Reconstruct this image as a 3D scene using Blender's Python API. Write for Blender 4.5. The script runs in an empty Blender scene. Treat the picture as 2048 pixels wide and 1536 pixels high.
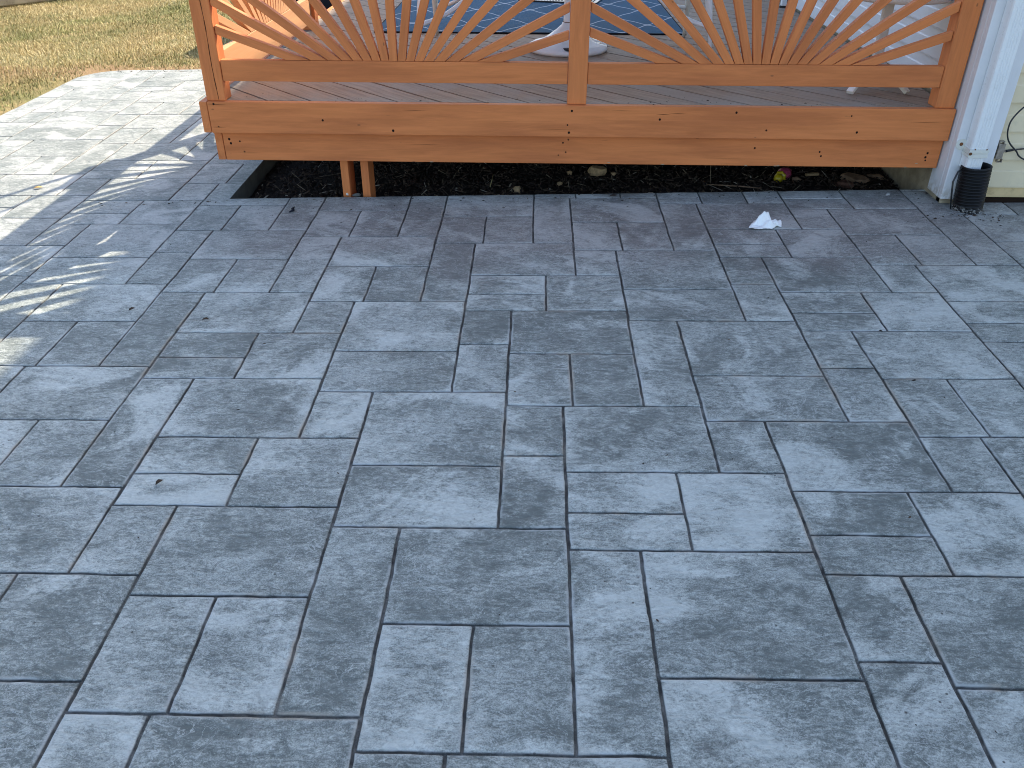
import bpy, bmesh, math, random
import numpy as np
from mathutils import Vector, Matrix

random.seed(7)
rng = np.random.default_rng(11)
R = math.radians
SC = bpy.context.scene
COL = SC.collection

# ------------------------------------------------------------------ camera
CAMZ = 1.4752
cd = bpy.data.cameras.new('camera')
cam = bpy.data.objects.new('camera', cd)
COL.objects.link(cam)
SC.camera = cam
cd.sensor_width = 36.0
cd.lens = 29.39
cd.clip_start = 0.05
cd.clip_end = 2000
PITCH, ROLL, YAW = R(32.28), R(0.2), R(1.5)
_rt = Vector((1, 0, 0)); _fw = Vector((0, math.cos(PITCH), -math.sin(PITCH))); _up = Vector((0, math.sin(PITCH), math.cos(PITCH)))
_r2 = _rt * math.cos(ROLL) + _up * math.sin(ROLL)
_u2 = _up * math.cos(ROLL) - _rt * math.sin(ROLL)
_M = Matrix((_r2, _u2, -_fw)).transposed()
cam.matrix_world = Matrix.Translation((0, 0, CAMZ)) @ (Matrix.Rotation(YAW, 3, 'Z') @ _M).to_4x4()

# ------------------------------------------------------------------ light
SUN_DIR = Vector((0.587, 0.955, 1.0)).normalized()          # towards the sun
EL = math.asin(SUN_DIR.z); AZ = math.atan2(SUN_DIR.x, SUN_DIR.y)
w = bpy.data.worlds.new('World'); SC.world = w; w.use_nodes = True
nt = w.node_tree; nt.nodes.clear()
sky = nt.nodes.new('ShaderNodeTexSky'); sky.sky_type = 'NISHITA'; sky.sun_disc = False
sky.sun_elevation = EL; sky.sun_rotation = AZ; sky.air_density = 1.0; sky.dust_density = 1.6; sky.ozone_density = 0.7
bg = nt.nodes.new('ShaderNodeBackground'); bg.inputs['Strength'].default_value = 0.138
wo = nt.nodes.new('ShaderNodeOutputWorld')
nt.links.new(sky.outputs[0], bg.inputs[0]); nt.links.new(bg.outputs[0], wo.inputs[0])
sl = bpy.data.lights.new('sun', 'SUN'); sl.energy = 3.7; sl.angle = R(0.5); sl.color = (1.0, 0.91, 0.75)
sun = bpy.data.objects.new('sun', sl); COL.objects.link(sun)
sun.rotation_euler = (-SUN_DIR).to_track_quat('-Z', 'Y').to_euler()
sun.location = (6, 9, 12)
SC.view_settings.view_transform = 'Standard'; SC.view_settings.look = 'None'
SC.view_settings.exposure = 1.47; SC.view_settings.gamma = 1.0
SC.cycles.filter_width = 1.0; SC.cycles.max_bounces = 8; SC.cycles.diffuse_bounces = 4

# ------------------------------------------------------------------ helpers
SX, SY = 0.0143165, 0.0098576                       # the patio falls gently away from the house
def zg(x, y): return SX * x + SY * y

class Sh:
    """small helper for procedural materials"""
    def __init__(s, name, rough=0.6, spec=0.4):
        s.m = bpy.data.materials.new(name); s.m.use_nodes = True
        s.t = s.m.node_tree; s.b = s.t.nodes['Principled BSDF']
        s.b.inputs['Roughness'].default_value = rough
        s.b.inputs['Specular IOR Level'].default_value = spec
    def n(s, typ, **kw):
        x = s.t.nodes.new(typ)
        for k, v in kw.items(): setattr(x, k, v)
        return x
    def link(s, a, b): s.t.links.new(a, b)
    def put(s, sock, v):
        if isinstance(v, bpy.types.NodeSocket): s.link(v, sock)
        elif v is not None:
            if sock.type == 'RGBA' and len(v) == 3: v = (*v, 1)
            sock.default_value = v
    def obj(s): return s.n('ShaderNodeTexCoord').outputs['Object']
    def attr(s, name, vec=False):
        a = s.n('ShaderNodeAttribute', attribute_name=name)
        return a.outputs['Vector' if vec else 'Fac']
    def map(s, v, scale=(1, 1, 1), rot=(0, 0, 0), loc=(0, 0, 0)):
        x = s.n('ShaderNodeMapping'); s.link(v, x.inputs[0])
        x.inputs['Location'].default_value = loc; x.inputs['Rotation'].default_value = rot; x.inputs['Scale'].default_value = scale
        return x.outputs[0]
    def noise(s, v, scale, detail=3, rough=0.55, dist=0.0, col=False):
        x = s.n('ShaderNodeTexNoise'); s.link(v, x.inputs['Vector'])
        x.inputs['Scale'].default_value = scale; x.inputs['Detail'].default_value = detail
        x.inputs['Roughness'].default_value = rough; x.inputs['Distortion'].default_value = dist
        return x.outputs['Color' if col else 'Fac']
    def vor(s, v, scale, feat='F1', out='Distance'):
        x = s.n('ShaderNodeTexVoronoi', feature=feat); s.link(v, x.inputs['Vector']); x.inputs['Scale'].default_value = scale
        return x.outputs[out]
    def math(s, op, a, b=None, c=None, clamp=False):
        x = s.n('ShaderNodeMath', operation=op, use_clamp=clamp)
        s.put(x.inputs[0], a); s.put(x.inputs[1], b)
        if c is not None: s.put(x.inputs[2], c)
        return x.outputs[0]
    def step(s, v, a, b, lo=0.0, hi=1.0):
        x = s.n('ShaderNodeMapRange', interpolation_type='SMOOTHSTEP')
        s.put(x.inputs['Value'], v); x.inputs['From Min'].default_value = a; x.inputs['From Max'].default_value = b
        x.inputs['To Min'].default_value = lo; x.inputs['To Max'].default_value = hi
        return x.outputs[0]
    def mix(s, f, a, b, mode='MIX'):
        x = s.n('ShaderNodeMix', data_type='RGBA', blend_type=mode)
        s.put(x.inputs[0], f); s.put(x.inputs[6], a); s.put(x.inputs[7], b)
        return x.outputs[2]
    def ramp(s, f, stops):
        x = s.n('ShaderNodeValToRGB'); e = x.color_ramp.elements
        while len(e) < len(stops): e.new(0.5)
        for i, (p, c) in enumerate(stops):
            e[i].position = p; e[i].color = (*c, 1)
        s.put(x.inputs[0], f); return x.outputs[0]
    def sep(s, v):
        x = s.n('ShaderNodeSeparateXYZ'); s.link(v, x.inputs[0]); return x.outputs
    def bump(s, h, strength=0.5, dist=0.01):
        x = s.n('ShaderNodeBump'); s.put(x.inputs['Height'], h)
        x.inputs['Strength'].default_value = strength; x.inputs['Distance'].default_value = dist
        return x.outputs[0]
    def set(s, color=None, rough=None, normal=None, metal=None):
        for k, v in (('Base Color', color), ('Roughness', rough), ('Normal', normal), ('Metallic', metal)):
            if v is not None: s.put(s.b.inputs[k], v)
        return s.m

def setprops(o, label=None, cat=None, group=None, kind=None):
    for k, v in (('label', label), ('category', cat), ('group', group), ('kind', kind)):
        if v: o[k] = v
    return o

def thing(name, loc, label, cat, group=None):
    o = bpy.data.objects.new(name, None); COL.objects.link(o)
    o.location = loc; o.empty_display_size = 0.1
    return setprops(o, label, cat, group)

class MB:
    """collects shapes and links them as one mesh object; 'gco' stores grain coordinates per vertex"""
    def __init__(s): s.V = []; s.F = []; s.G = []; s.M = []; s.S = []
    def add(s, vs, fs, m=0, smooth=False, gs=None):
        o = len(s.V); s.V += [tuple(v) for v in vs]
        if gs is None:
            off = (random.uniform(0, 50), random.uniform(0, 50), random.uniform(0, 50))
            gs = [(v[0] + off[0], v[1] + off[1], v[2] + off[2]) for v in vs]
        s.G += [tuple(g) for g in gs]
        for f in fs: s.F.append(tuple(i + o for i in f)); s.M.append(m); s.S.append(smooth)
        return s
    def obox(s, c, size, rot=None, grain=0, m=0):
        """box of SIZE centred at C; GRAIN = local axis the wood grain follows"""
        rot = rot or Matrix.Identity(3); c = Vector(c)
        off = [random.uniform(0, 50) for _ in range(3)]
        vs, gs = [], []
        for k in range(8):
            l = Vector(((k & 1) - .5, ((k >> 1) & 1) - .5, (k >> 2) - .5)); l = Vector((l.x * size[0], l.y * size[1], l.z * size[2]))
            vs.append(c + rot @ l); q = [l.x, l.y, l.z]; q = [q[grain]] + [q[i] for i in range(3) if i != grain]
            gs.append([q[i] + off[i] for i in range(3)])
        return s.add(vs, [(0, 2, 3, 1), (4, 5, 7, 6), (0, 1, 5, 4), (2, 6, 7, 3), (0, 4, 6, 2), (1, 3, 7, 5)], m, False, gs)
    def box(s, x0, x1, y0, y1, z0, z1, grain=None, m=0):
        sz = (x1 - x0, y1 - y0, z1 - z0)
        if grain is None: grain = max(range(3), key=lambda i: sz[i])
        return s.obox(((x0 + x1) / 2, (y0 + y1) / 2, (z0 + z1) / 2), sz, None, grain, m)
    def prism(s, pts, fn, w0, w1, ang=0.0, m=0):
        """convex 2-D polygon PTS extruded from w0 to w1; FN maps (u, v, w) to space; ANG = grain direction in the polygon's plane"""
        n = len(pts); off = [random.uniform(0, 50) for _ in range(3)]; ca, sa = math.cos(ang), math.sin(ang)
        vs, gs = [], []
        for wv in (w0, w1):
            for (u, v) in pts:
                vs.append(fn(u, v, wv)); gs.append((u * ca + v * sa + off[0], -u * sa + v * ca + off[1], wv + off[2]))
        fs = [tuple(range(n - 1, -1, -1)), tuple(range(n, 2 * n))] + [(i, (i + 1) % n, n + (i + 1) % n, n + i) for i in range(n)]
        return s.add(vs, fs, m, False, gs)
    def tube(s, path, rad, n=10, caps=True, m=0, flat=1.0):
        path = [Vector(p) for p in path]
        if not hasattr(rad, '__len__'): rad = [rad] * len(path)
        up = None; vs = []
        for i, p in enumerate(path):
            t = (path[min(i + 1, len(path) - 1)] - path[max(i - 1, 0)]).normalized()
            if up is None:
                up = Vector((0, 0, 1)) if abs(t.z) < 0.9 else Vector((1, 0, 0))
            a = t.cross(up).normalized(); up = a.cross(t).normalized()
            for k in range(n):
                q = 2 * math.pi * k / n
                vs.append(p + (a * math.cos(q) + up * math.sin(q) * flat) * rad[i])
        fs = [(i * n + k, i * n + (k + 1) % n, (i + 1) * n + (k + 1) % n, (i + 1) * n + k) for i in range(len(path) - 1) for k in range(n)]
        if caps:
            fs += [tuple(range(n - 1, -1, -1)), tuple(range((len(path) - 1) * n, len(path) * n))]
        return s.add(vs, fs, m, True)
    def lathe(s, prof, c, n=32, m=0, rot=None, squash=(1, 1)):
        rot = rot or Matrix.Identity(3); c = Vector(c); vs = []
        for (r, z) in prof:
            for k in range(n):
                q = 2 * math.pi * k / n
                vs.append(c + rot @ Vector((r * math.cos(q) * squash[0], r * math.sin(q) * squash[1], z)))
        L = len(prof)
        fs = [(i * n + k, i * n + (k + 1) % n, (i + 1) * n + (k + 1) % n, (i + 1) * n + k) for i in range(L - 1) for k in range(n)]
        fs += [tuple(range(n - 1, -1, -1)), tuple(range((L - 1) * n, L * n))]
        return s.add(vs, fs, m, True)
    def build(s, name, mats, parent=None, origin=None, bevel=0, label=None, cat=None, group=None, kind=None, smooth_angle=40, fix=True):
        me = bpy.data.meshes.new(name)
        o0 = Vector(parent.location) if parent and parent.parent is None else Vector((0, 0, 0))
        if parent and parent.parent is not None:
            o0 = Vector(parent.parent.location)
        shift = Vector(origin) if origin else o0
        me.from_pydata([Vector(v) - shift for v in s.V], [], s.F)
        if not isinstance(mats, (list, tuple)): mats = [mats]
        for m in mats: me.materials.append(m)
        me.polygons.foreach_set('material_index', s.M); me.polygons.foreach_set('use_smooth', s.S)
        a = me.attributes.new('gco', 'FLOAT_VECTOR', 'POINT'); a.data.foreach_set('vector', np.array(s.G, np.float32).ravel())
        if fix:
            b = bmesh.new(); b.from_mesh(me); bmesh.ops.recalc_face_normals(b, faces=b.faces); b.to_mesh(me); b.free()
        me.update()
        o = bpy.data.objects.new(name, me); COL.objects.link(o)
        if parent: o.parent = parent
        if origin: o.location = Vector(origin) - (o0 if parent else Vector((0, 0, 0)))
        if bevel:
            md = o.modifiers.new('bevel', 'BEVEL'); md.width = bevel; md.segments = 2; md.limit_method = 'ANGLE'; md.angle_limit = R(40)
            me.polygons.foreach_set('use_smooth', [False] * len(me.polygons))
        return setprops(o, label, cat, group, kind)

def clip_half(poly, a, b, c):
    """keep a*x + b*y <= c"""
    out = []
    for i in range(len(poly)):
        p, q = poly[i], poly[(i + 1) % len(poly)]
        dp, dq = a * p[0] + b * p[1] - c, a * q[0] + b * q[1] - c
        if dp <= 0: out.append(p)
        if dp * dq < 0:
            t = dp / (dp - dq); out.append((p[0] + (q[0] - p[0]) * t, p[1] + (q[1] - p[1]) * t))
    return out
def clip_rect(poly, x0, x1, y0, y1):
    for h in ((-1, 0, -x0), (1, 0, x1), (0, -1, -y0), (0, 1, y1)):
        if len(poly) < 3: return []
        poly = clip_half(poly, *h)
    return poly if len(poly) >= 3 else []

_tab = rng.random((256, 256)).astype(np.float32)
def vnoise(x, y):
    xi = np.floor(x).astype(int); yi = np.floor(y).astype(int); fx = x - xi; fy = y - yi
    fx = fx * fx * (3 - 2 * fx); fy = fy * fy * (3 - 2 * fy)
    g = lambda a, b: _tab[a & 255, b & 255]
    return (g(xi, yi) * (1 - fx) + g(xi + 1, yi) * fx) * (1 - fy) + (g(xi, yi + 1) * (1 - fx) + g(xi + 1, yi + 1) * fx) * fy
def fbm(x, y, f, o=3):
    t = 0; a = 1; s = 0
    for k in range(o):
        t = t + a * (vnoise(x * f + 17.3 * k, y * f + 9.1 * k) - .5); s += a; a *= .5; f *= 2.03
    return t / s

# ------------------------------------------------------------------ materials
def mat_stain(name, lit_mix=0.0):
    s = Sh(name, 0.62, 0.22)
    g = s.attr('gco', True)
    n1 = s.noise(s.map(g, (1.6, 22, 22)), 2.2, 5, 0.6, 0.8)
    n2 = s.noise(s.map(g, (5, 160, 160)), 1.0, 4, 0.65)
    n3 = s.noise(s.map(g, (1.1, 9, 9)), 1.3, 5, 0.65)
    dk = s.noise(s.map(g, (4, 70, 70)), 1.0, 5, 0.7, 0.3)
    c = s.mix(s.step(n1, .3, .72), (0.62, 0.196, 0.060), (0.71, 0.230, 0.075))
    c = s.mix(s.step(n3, .38, .68), c, s.mix(1.0, c, (0.78, 0.75, 0.78), 'MULTIPLY'))
    c = s.mix(s.step(n2, .58, .85, 0, .35), c, (0.34, 0.125, 0.045))
    c = s.mix(s.step(dk, .635, .78, 0, .70), c, (0.13, 0.05, 0.02))
    if lit_mix:
        c = s.mix(s.math('MULTIPLY', s.step(n2, .3, .7, .75, 1), lit_mix), c, (0.60, 0.40, 0.22))  # paler, less saturated mix puts the sunlit look into the colour
    spots = s.vor(s.map(g, (1, 2.0, 2.0)), 5.5)
    c = s.mix(s.step(spots, .03, .055, .7, 0), c, (0.22, 0.085, 0.035))
    h = s.math('ADD', s.math('MULTIPLY', n2, .6), s.math('MULTIPLY', n1, .5))
    return s.set(c, s.step(n1, .2, .8, .55, .75), s.bump(h, .35, .002))
def mat_floor():
    s = Sh('worn_deck_floor', 0.7, 0.3)
    g = s.attr('gco', True)
    n1 = s.noise(s.map(g, (2.2, 26, 26)), 2.0, 5, 0.65, 0.6)
    n2 = s.noise(s.map(g, (6, 190, 190)), 1.0, 4, 0.7)
    n3 = s.noise(g, 2.1, 4, 0.6)
    c = s.mix(s.step(n1, .3, .7), (0.225, 0.152, 0.100), (0.335, 0.245, 0.172))
    c = s.mix(s.step(n3, .40, .66, 0, .75), c, (0.28, 0.235, 0.195))
    c = s.mix(s.step(n2, .55, .75, 0, .7), c, (0.09, 0.065, 0.06))
    return s.set(c, .72, s.bump(s.math('ADD', n2, n1), .45, .003))
def mat_plain(name, col, rough=.5, spec=.4, var=.08, scale=6, bump=.1, dirt=None, dirt_amt=.5):
    s = Sh(name, rough, spec); g = s.obj()
    n1 = s.noise(g, scale, 4, .6); n2 = s.noise(g, scale * 14, 3, .6)
    c = s.mix(s.step(n1, .3, .7), tuple(v * (1 - var) for v in col), tuple(min(1, v * (1 + var)) for v in col))
    if dirt: c = s.mix(s.step(s.noise(g, scale * 2.3, 5, .7), .55, .75, 0, dirt_amt), c, dirt)
    return s.set(c, s.step(n2, .2, .8, max(.05, rough - .08), min(1, rough + .1)), s.bump(n2, bump, .002))

def mat_patio():
    s = Sh('stamped_concrete', 0.62, 0.32)
    P = s.obj(); tr = s.attr('tr'); ed = s.attr('ed'); sep = s.sep(P)
    off = s.n('ShaderNodeCombineXYZ'); s.put(off.inputs[2], s.math('MULTIPLY', tr, 37.0))
    vv = s.n('ShaderNodeVectorMath', operation='ADD'); s.link(P, vv.inputs[0]); s.link(off.outputs[0], vv.inputs[1]); Q = vv.outputs[0]
    rel = s.noise(s.map(Q, (12, 27, 12), (0, 0, .22)), 1.0, 9, .72, 1.8)              # cleft relief of the stamp
    mid = s.noise(Q, 3.4, 6, .62, 1.1)
    big = s.noise(P, 0.85, 3, .55, .5)
    grit = s.noise(s.map(P, (62, 118, 62)), 1.0, 5, .74, .9)
    speck = s.noise(P, 300, 3, .65)
    v = s.math('ADD', s.math('MULTIPLY', big, .24), s.math('MULTIPLY', mid, .40))
    v = s.math('ADD', v, s.math('MULTIPLY', rel, .36))
    v = s.math('ADD', v, s.math('MULTIPLY', s.math('SUBTRACT', tr, .5), .065))
    v = s.math('ADD', v, s.step(s.noise(Q, 2.3, 6, .66, 1.0), .50, .68, 0, .20))
    v = s.math('SUBTRACT', v, s.step(s.noise(s.map(P, (1, 1, 1), (0, 0, 0), (9, 3, 0)), 2.6, 5, .62, 1.2), .54, .70, 0, .08))
    haze = s.math('MULTIPLY', s.step(s.math('ADD', ed, s.math('MULTIPLY', s.math('SUBTRACT', mid, .5), .09)), .0, .065, 1, 0), s.step(s.noise(Q, 1.7, 4, .6), .53, .66))
    v = s.math('ADD', v, s.math('MULTIPLY', haze, .14))
    v = s.math('ADD', v, s.math('MULTIPLY', s.math('SUBTRACT', grit, .5), .40))
    v = s.math('ADD', v, s.math('MULTIPLY', s.math('SUBTRACT', speck, .5), .42))
    powder = s.step(v, .385, .70)
    base = s.mix(s.step(rel, .35, .65), (0.158, 0.176, 0.163), (0.215, 0.234, 0.215))
    purple = s.step(s.math('ADD', sep[1], s.math('MULTIPLY', s.math('SUBTRACT', s.noise(P, 2.2, 4, .6), .5), .9)), 3.05, 3.45)
    left = s.step(sep[0], -1.5, -1.1)
    base = s.mix(s.math('MULTIPLY', s.math('MULTIPLY', purple, left), .8), base, (0.198, 0.186, 0.174))
    light = s.mix(purple, (0.585, 0.61, 0.565), (0.49, 0.485, 0.45))
    c = s.mix(powder, base, light)
    gr = s.step(grit, .28, .72, .84, 1.15)
    gc = s.n('ShaderNodeCombineXYZ')
    for k in range(3): s.put(gc.inputs[k], gr)
    c = s.mix(1.0, c, gc.outputs[0], 'MULTIPLY')
    for (sc_, wd_, msc, lo) in ((4.2, .011, 2.6, .50), (11.0, .016, 3.3, .52)):      # pale raised veins
        sq = s.math('ABSOLUTE', s.math('SUBTRACT', s.noise(s.map(Q, (sc_, sc_ * 1.7, sc_)), 1.0, 5, .62, 2.4), .5))
        c = s.mix(s.math('MULTIPLY', s.step(sq, .0, wd_, .75, 0), s.step(s.noise(Q, msc, 2), lo, lo + .10)), c, (0.60, 0.62, 0.59))
    crk = s.math('ABSOLUTE', s.math('SUBTRACT', s.noise(s.map(Q, (5, 7, 5), (0, 0, .4), (3, 8, 0)), 1.0, 6, .7, 1.8), .5))
    c = s.mix(s.math('MULTIPLY', s.step(crk, .0, .008, .7, 0), s.step(s.noise(Q, 2.2, 2), .57, .66)), c, (0.07, 0.072, 0.072))
    stain = s.step(s.noise(P, 3.1, 6, .72, .6), .62, .72, 0, .55)
    c = s.mix(stain, c, (0.125, 0.122, 0.114))
    rust = s.step(s.noise(s.map(P, (1, 1, 1), (0, 0, 0), (4.3, 1.1, 0)), 2.3, 5, .7), .72, .79, 0, .4)
    c = s.mix(rust, c, (0.22, 0.135, 0.09))
    dots = s.vor(P, 24)
    c = s.mix(s.math('MULTIPLY', s.step(dots, .05, .085, .8, 0), s.step(s.noise(P, 4.0, 3), .50, .58)), c, (0.05, 0.042, 0.038))
    # chalky rims along parts of the joints, dirt in the bottom of the joints
    jn = s.noise(P, 6, 5, .7)
    rim = s.math('MULTIPLY', s.step(ed, .0025, .012, 1, 0), s.step(jn, .44, .57))
    c = s.mix(s.math('MULTIPLY', s.math('MULTIPLY', rim, .72), s.step(sep[1], 2.6, 3.6, 1, .45)), c, s.mix(s.step(s.noise(P, 3.3, 3), .45, .6), (0.60, 0.62, 0.60), (0.50, 0.44, 0.36)))
    jd = s.math('MULTIPLY', s.step(ed, .0008, .0036, 1, 0), s.step(s.noise(P, 9, 6, .75), .30, .62, .55, .98))
    c = s.mix(jd, c, s.mix(s.step(s.noise(P, 30, 3), .4, .65), (0.042, 0.042, 0.040), (0.095, 0.087, 0.074)))
    hgt = s.math('ADD', rel, s.math('MULTIPLY', grit, .30))
    hgt = s.math('ADD', hgt, s.math('MULTIPLY', speck, .08))
    return s.set(c, s.step(grit, .3, .7, .5, .75), s.bump(hgt, .9, .014))

def mat_lawn():
    s = Sh('lawn_ground', 0.95, 0.1); P = s.obj(); sep = s.sep(P)
    a = s.noise(P, 1.3, 5, .65); b = s.noise(P, 45, 4, .7)
    c = s.mix(s.step(a, .4, .62), (0.33, 0.25, 0.115), (0.20, 0.19, 0.075))
    c = s.mix(s.step(b, .4, .7, 0, .7), c, (0.12, 0.085, 0.045))
    d = s.math('ADD', sep[1], s.math('MULTIPLY', s.math('SUBTRACT', s.noise(P, 5, 4, .7), .5), .45))
    clay = s.math('MULTIPLY', s.step(d, 7.02, 7.22, 1, 0), s.step(sep[1], 6.5, 6.9))
    c = s.mix(s.math('MULTIPLY', clay, .8), c, (0.30, 0.19, 0.105))
    return s.set(c, .95, s.bump(b, .8, .02))
def mat_grass():
    s = Sh('dormant_grass', 0.7, 0.2); f = s.attr('bc'); g = s.attr('bg')
    c = s.ramp(f, [(0.0, (0.20, 0.135, 0.055)), (.35, (0.40, 0.30, 0.13)), (.7, (0.56, 0.44, 0.21)), (1.0, (0.68, 0.57, 0.32))])
    gr = s.ramp(f, [(0.0, (0.07, 0.09, 0.025)), (.5, (0.17, 0.20, 0.055)), (1.0, (0.32, 0.33, 0.11))])
    return s.set(s.mix(g, c, gr))
def mat_soil():
    s = Sh('dark_soil', 0.95, 0.15); P = s.obj()
    b = s.noise(P, 60, 5, .7); a = s.noise(P, 5, 4, .6)
    return s.set(s.mix(s.step(b, .4, .7), (0.022, 0.017, 0.014), s.mix(a, (0.045, 0.034, 0.027), (0.085, 0.060, 0.043))), .95, s.bump(b, 1, .02))
def mat_mulch():
    s = Sh('mulch_chips', 0.85, 0.2); f = s.attr('bc')
    return s.set(s.ramp(f, [(0, (0.022, 0.017, 0.014)), (.45, (0.075, 0.050, 0.035)), (.75, (0.16, 0.11, 0.07)), (.92, (0.32, 0.25, 0.16)), (1, (0.48, 0.42, 0.32))]))
def mat_rug():
    s = Sh('blue_trellis_rug', 0.95, 0.1); P = s.obj(); x, y, z = s.sep(P)[:3]
    per, q = 0.40, 0.62
    # two families of wavy lines that kiss at the nodes
    wv = s.math('ADD', s.math('MULTIPLY', s.math('COSINE', s.math('MULTIPLY', x, 2 * math.pi / per)), .205), s.math('MULTIPLY', s.math('COSINE', s.math('MULTIPLY', x, 6 * math.pi / per)), .030))
    u = s.math('DIVIDE', y, q)
    def fam(sign, o):
        fr = s.math('FRACT', s.math('ADD', s.math('ADD', u, s.math('MULTIPLY', wv, sign)), 50.0 + o)); return s.math('ABSOLUTE', s.math('SUBTRACT', fr, .5))
    d = s.math('MINIMUM', fam(-1, .5), fam(1, 0))
    line = s.step(d, .012, .021, 1, 0)
    weave = s.noise(s.map(P, (1, 2.5, 1)), 260, 2, .6)
    base = s.mix(weave, (0.040, 0.095, 0.160), (0.075, 0.155, 0.235))
    base = s.mix(s.step(s.noise(P, 2.5, 4), .4, .65, 0, .35), base, (0.065, 0.10, 0.135))
    c = s.mix(line, base, s.mix(weave, (0.38, 0.43, 0.48), (0.55, 0.60, 0.65)))
    e = s.math('MINIMUM', s.math('ADD', y, 1.41), s.math('SUBTRACT', 1.015, x))
    e = s.math('MINIMUM', e, s.math('ADD', x, 1.01))
    c = s.mix(s.step(e, .008, .012, 1, 0), c, (0.012, 0.014, 0.02))
    return s.set(c, .95, s.bump(weave, .6, .003))

STAIN = mat_stain('orange_deck_stain'); LIT_STAIN = mat_stain('sunlit_stain', .62); FLOOR = mat_floor(); PATIO = mat_patio()
HOLE = mat_plain('dark_hole', (0.02, 0.012, 0.008), .9, .1)
CRACK = mat_plain('dark_crack', (0.10, 0.035, 0.015), .9, .1)
NEWWOOD = mat_plain('bare_wood', (0.42, 0.33, 0.22), .8, .2)
def mat_trim():
    s = Sh('white_aluminium_trim', .38, .5); P = s.obj(); z = s.sep(P)[2]
    n = s.noise(P, 22, 6, .72); n2 = s.noise(P, 3, 4, .6)
    c = s.mix(s.step(n2, .35, .65), (0.70, 0.70, 0.71), (0.76, 0.76, 0.77))
    c = s.mix(s.step(s.noise(s.map(P, (30, 30, 3)), 1.0, 4, .7), .58, .75, 0, .3), c, (0.55, 0.53, 0.49))
    splash = s.math('MULTIPLY', s.step(s.math('ADD', z, s.math('MULTIPLY', n, .22)), .15, .24, 1, 0), s.step(n, .40, .62))
    return s.set(s.mix(s.math('MULTIPLY', splash, .75), c, (0.34, 0.27, 0.17)), s.step(n, .3, .7, .3, .55))
WHITE_TRIM = mat_trim()
SPOUT = mat_plain('white_gutter_paint', (0.80, 0.81, 0.81), .32, .5, .03, 5, .06, (0.62, 0.60, 0.54), .25)
BEIGE = mat_plain('beige_vinyl', (0.76, 0.64, 0.43), .5, .35, .05, 3, .1, (0.50, 0.45, 0.35), .3)
WHITE_SIDING = mat_plain('white_vinyl', (0.70, 0.72, 0.74), .45, .4, .04, 3, .1)
CREAM = mat_plain('cream_vinyl', (0.70, 0.69, 0.62), .45, .4, .04, 4, .05)
RESIN = mat_plain('white_resin', (0.80, 0.80, 0.79), .35, .5, .03, 5, .05, (0.6, 0.58, 0.54), .25)
RESIN_TAN = mat_plain('cream_resin', (0.66, 0.64, 0.56), .4, .45, .05, 9, .05, (0.5, 0.47, 0.4), .3)
BLACKP = mat_plain('black_plastic', (0.012, 0.013, 0.016), .35, .5, .2, 12, .05)
BLACKF = mat_plain('black_fabric', (0.010, 0.011, 0.018), .8, .2, .3, 12, .2)
RUST = mat_plain('rust', (0.16, 0.07, 0.03), .85, .2, .3, 40)
METAL = mat_plain('weathered_metal', (0.34, 0.30, 0.26), .42, .5, .2, 60, .2); METAL.node_tree.nodes['Principled BSDF'].inputs['Metallic'].default_value = .6
CONCRETE = mat_plain('beige_concrete', (0.36, 0.30, 0.21), .9, .2, .2, 14, .6, (0.2, 0.16, 0.1), .6)
PITWALL = mat_plain('raw_concrete', (0.115, 0.115, 0.10), .9, .2, .2, 14, .6)
PLY = mat_plain('weathered_plywood', (0.62, 0.47, 0.25), .8, .2, .12, 8, .3, (0.3, 0.2, 0.1), .5)
SHINGLE = mat_plain('grey_shingles', (0.12, 0.115, 0.11), .9, .2, .3, 9, .8)
PAPER = mat_plain('white_tissue', (0.93, 0.92, 0.89), .85, .2, .02, 30, .1)
TIMBER = mat_plain('weathered_timber', (0.42, 0.34, 0.22), .85, .2, .2, 8, .6, (0.12, 0.09, 0.06), .7)

# ------------------------------------------------------------------ patio: stamped concrete, real joints
UN = 1.4752 / 480.0
O0 = np.array([-1.4725, 2.9598]); AV = np.array([0.60938, -0.07435]); BV = np.array([0.17772, -0.63404])
_Ui = np.linalg.inv(np.array([[198.3, 24.4], [57.6, 206.4]]))
UVEC, VVEC = (_Ui @ np.stack([AV, BV]))                  # world step per pattern unit
LAY = {'A': [(58, 0, 198, 106), (198, 24.4, 256, 106), (58, 106, 158, 162), (58, 162, 158, 206.4), (158, 106, 256, 206.4)],
       'B': [(58, 0, 198, 103), (58, 103, 126, 206.4), (126, 103, 198, 206.4), (198, 24.4, 256, 206.4)],
       'C': [(58, 0, 198, 123), (58, 123, 198, 206.4), (198, 24.4, 256, 107), (198, 107, 256, 206.4)]}
CELLS = {(0, 0): 'A', (1, 0): 'C', (2, 0): 'B', (3, 0): 'C', (4, 0): 'B', (-1, 0): 'B', (0, -1): 'B', (1, -1): 'B', (2, -1): 'A', (3, -1): 'C',
         (4, -1): 'A', (5, -1): 'A', (-1, -1): 'C', (0, -2): 'B', (1, -2): 'B', (2, -2): 'B', (3, -2): 'B', (4, -2): 'A', (5, -2): 'B', (-1, -2): 'A',
         (0, 1): 'A', (1, 1): 'C', (2, 1): 'A', (3, 1): 'A', (4, 1): 'C', (-1, 1): 'B', (0, 2): 'B', (1, 2): 'B', (2, 2): 'C', (3, 2): 'B', (-1, 2): 'A',
         (0, 3): 'B', (-1, 3): 'A', (1, 3): 'A', (2, 3): 'B'}
PX0, PX1, PY0, PY1 = -3.555, 5.0, -2.6, 6.89
def pit_y(x): return 4.052 + 0.0345 * x                   # front edge of the open bed under the deck
PIT_X = -1.525

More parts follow.
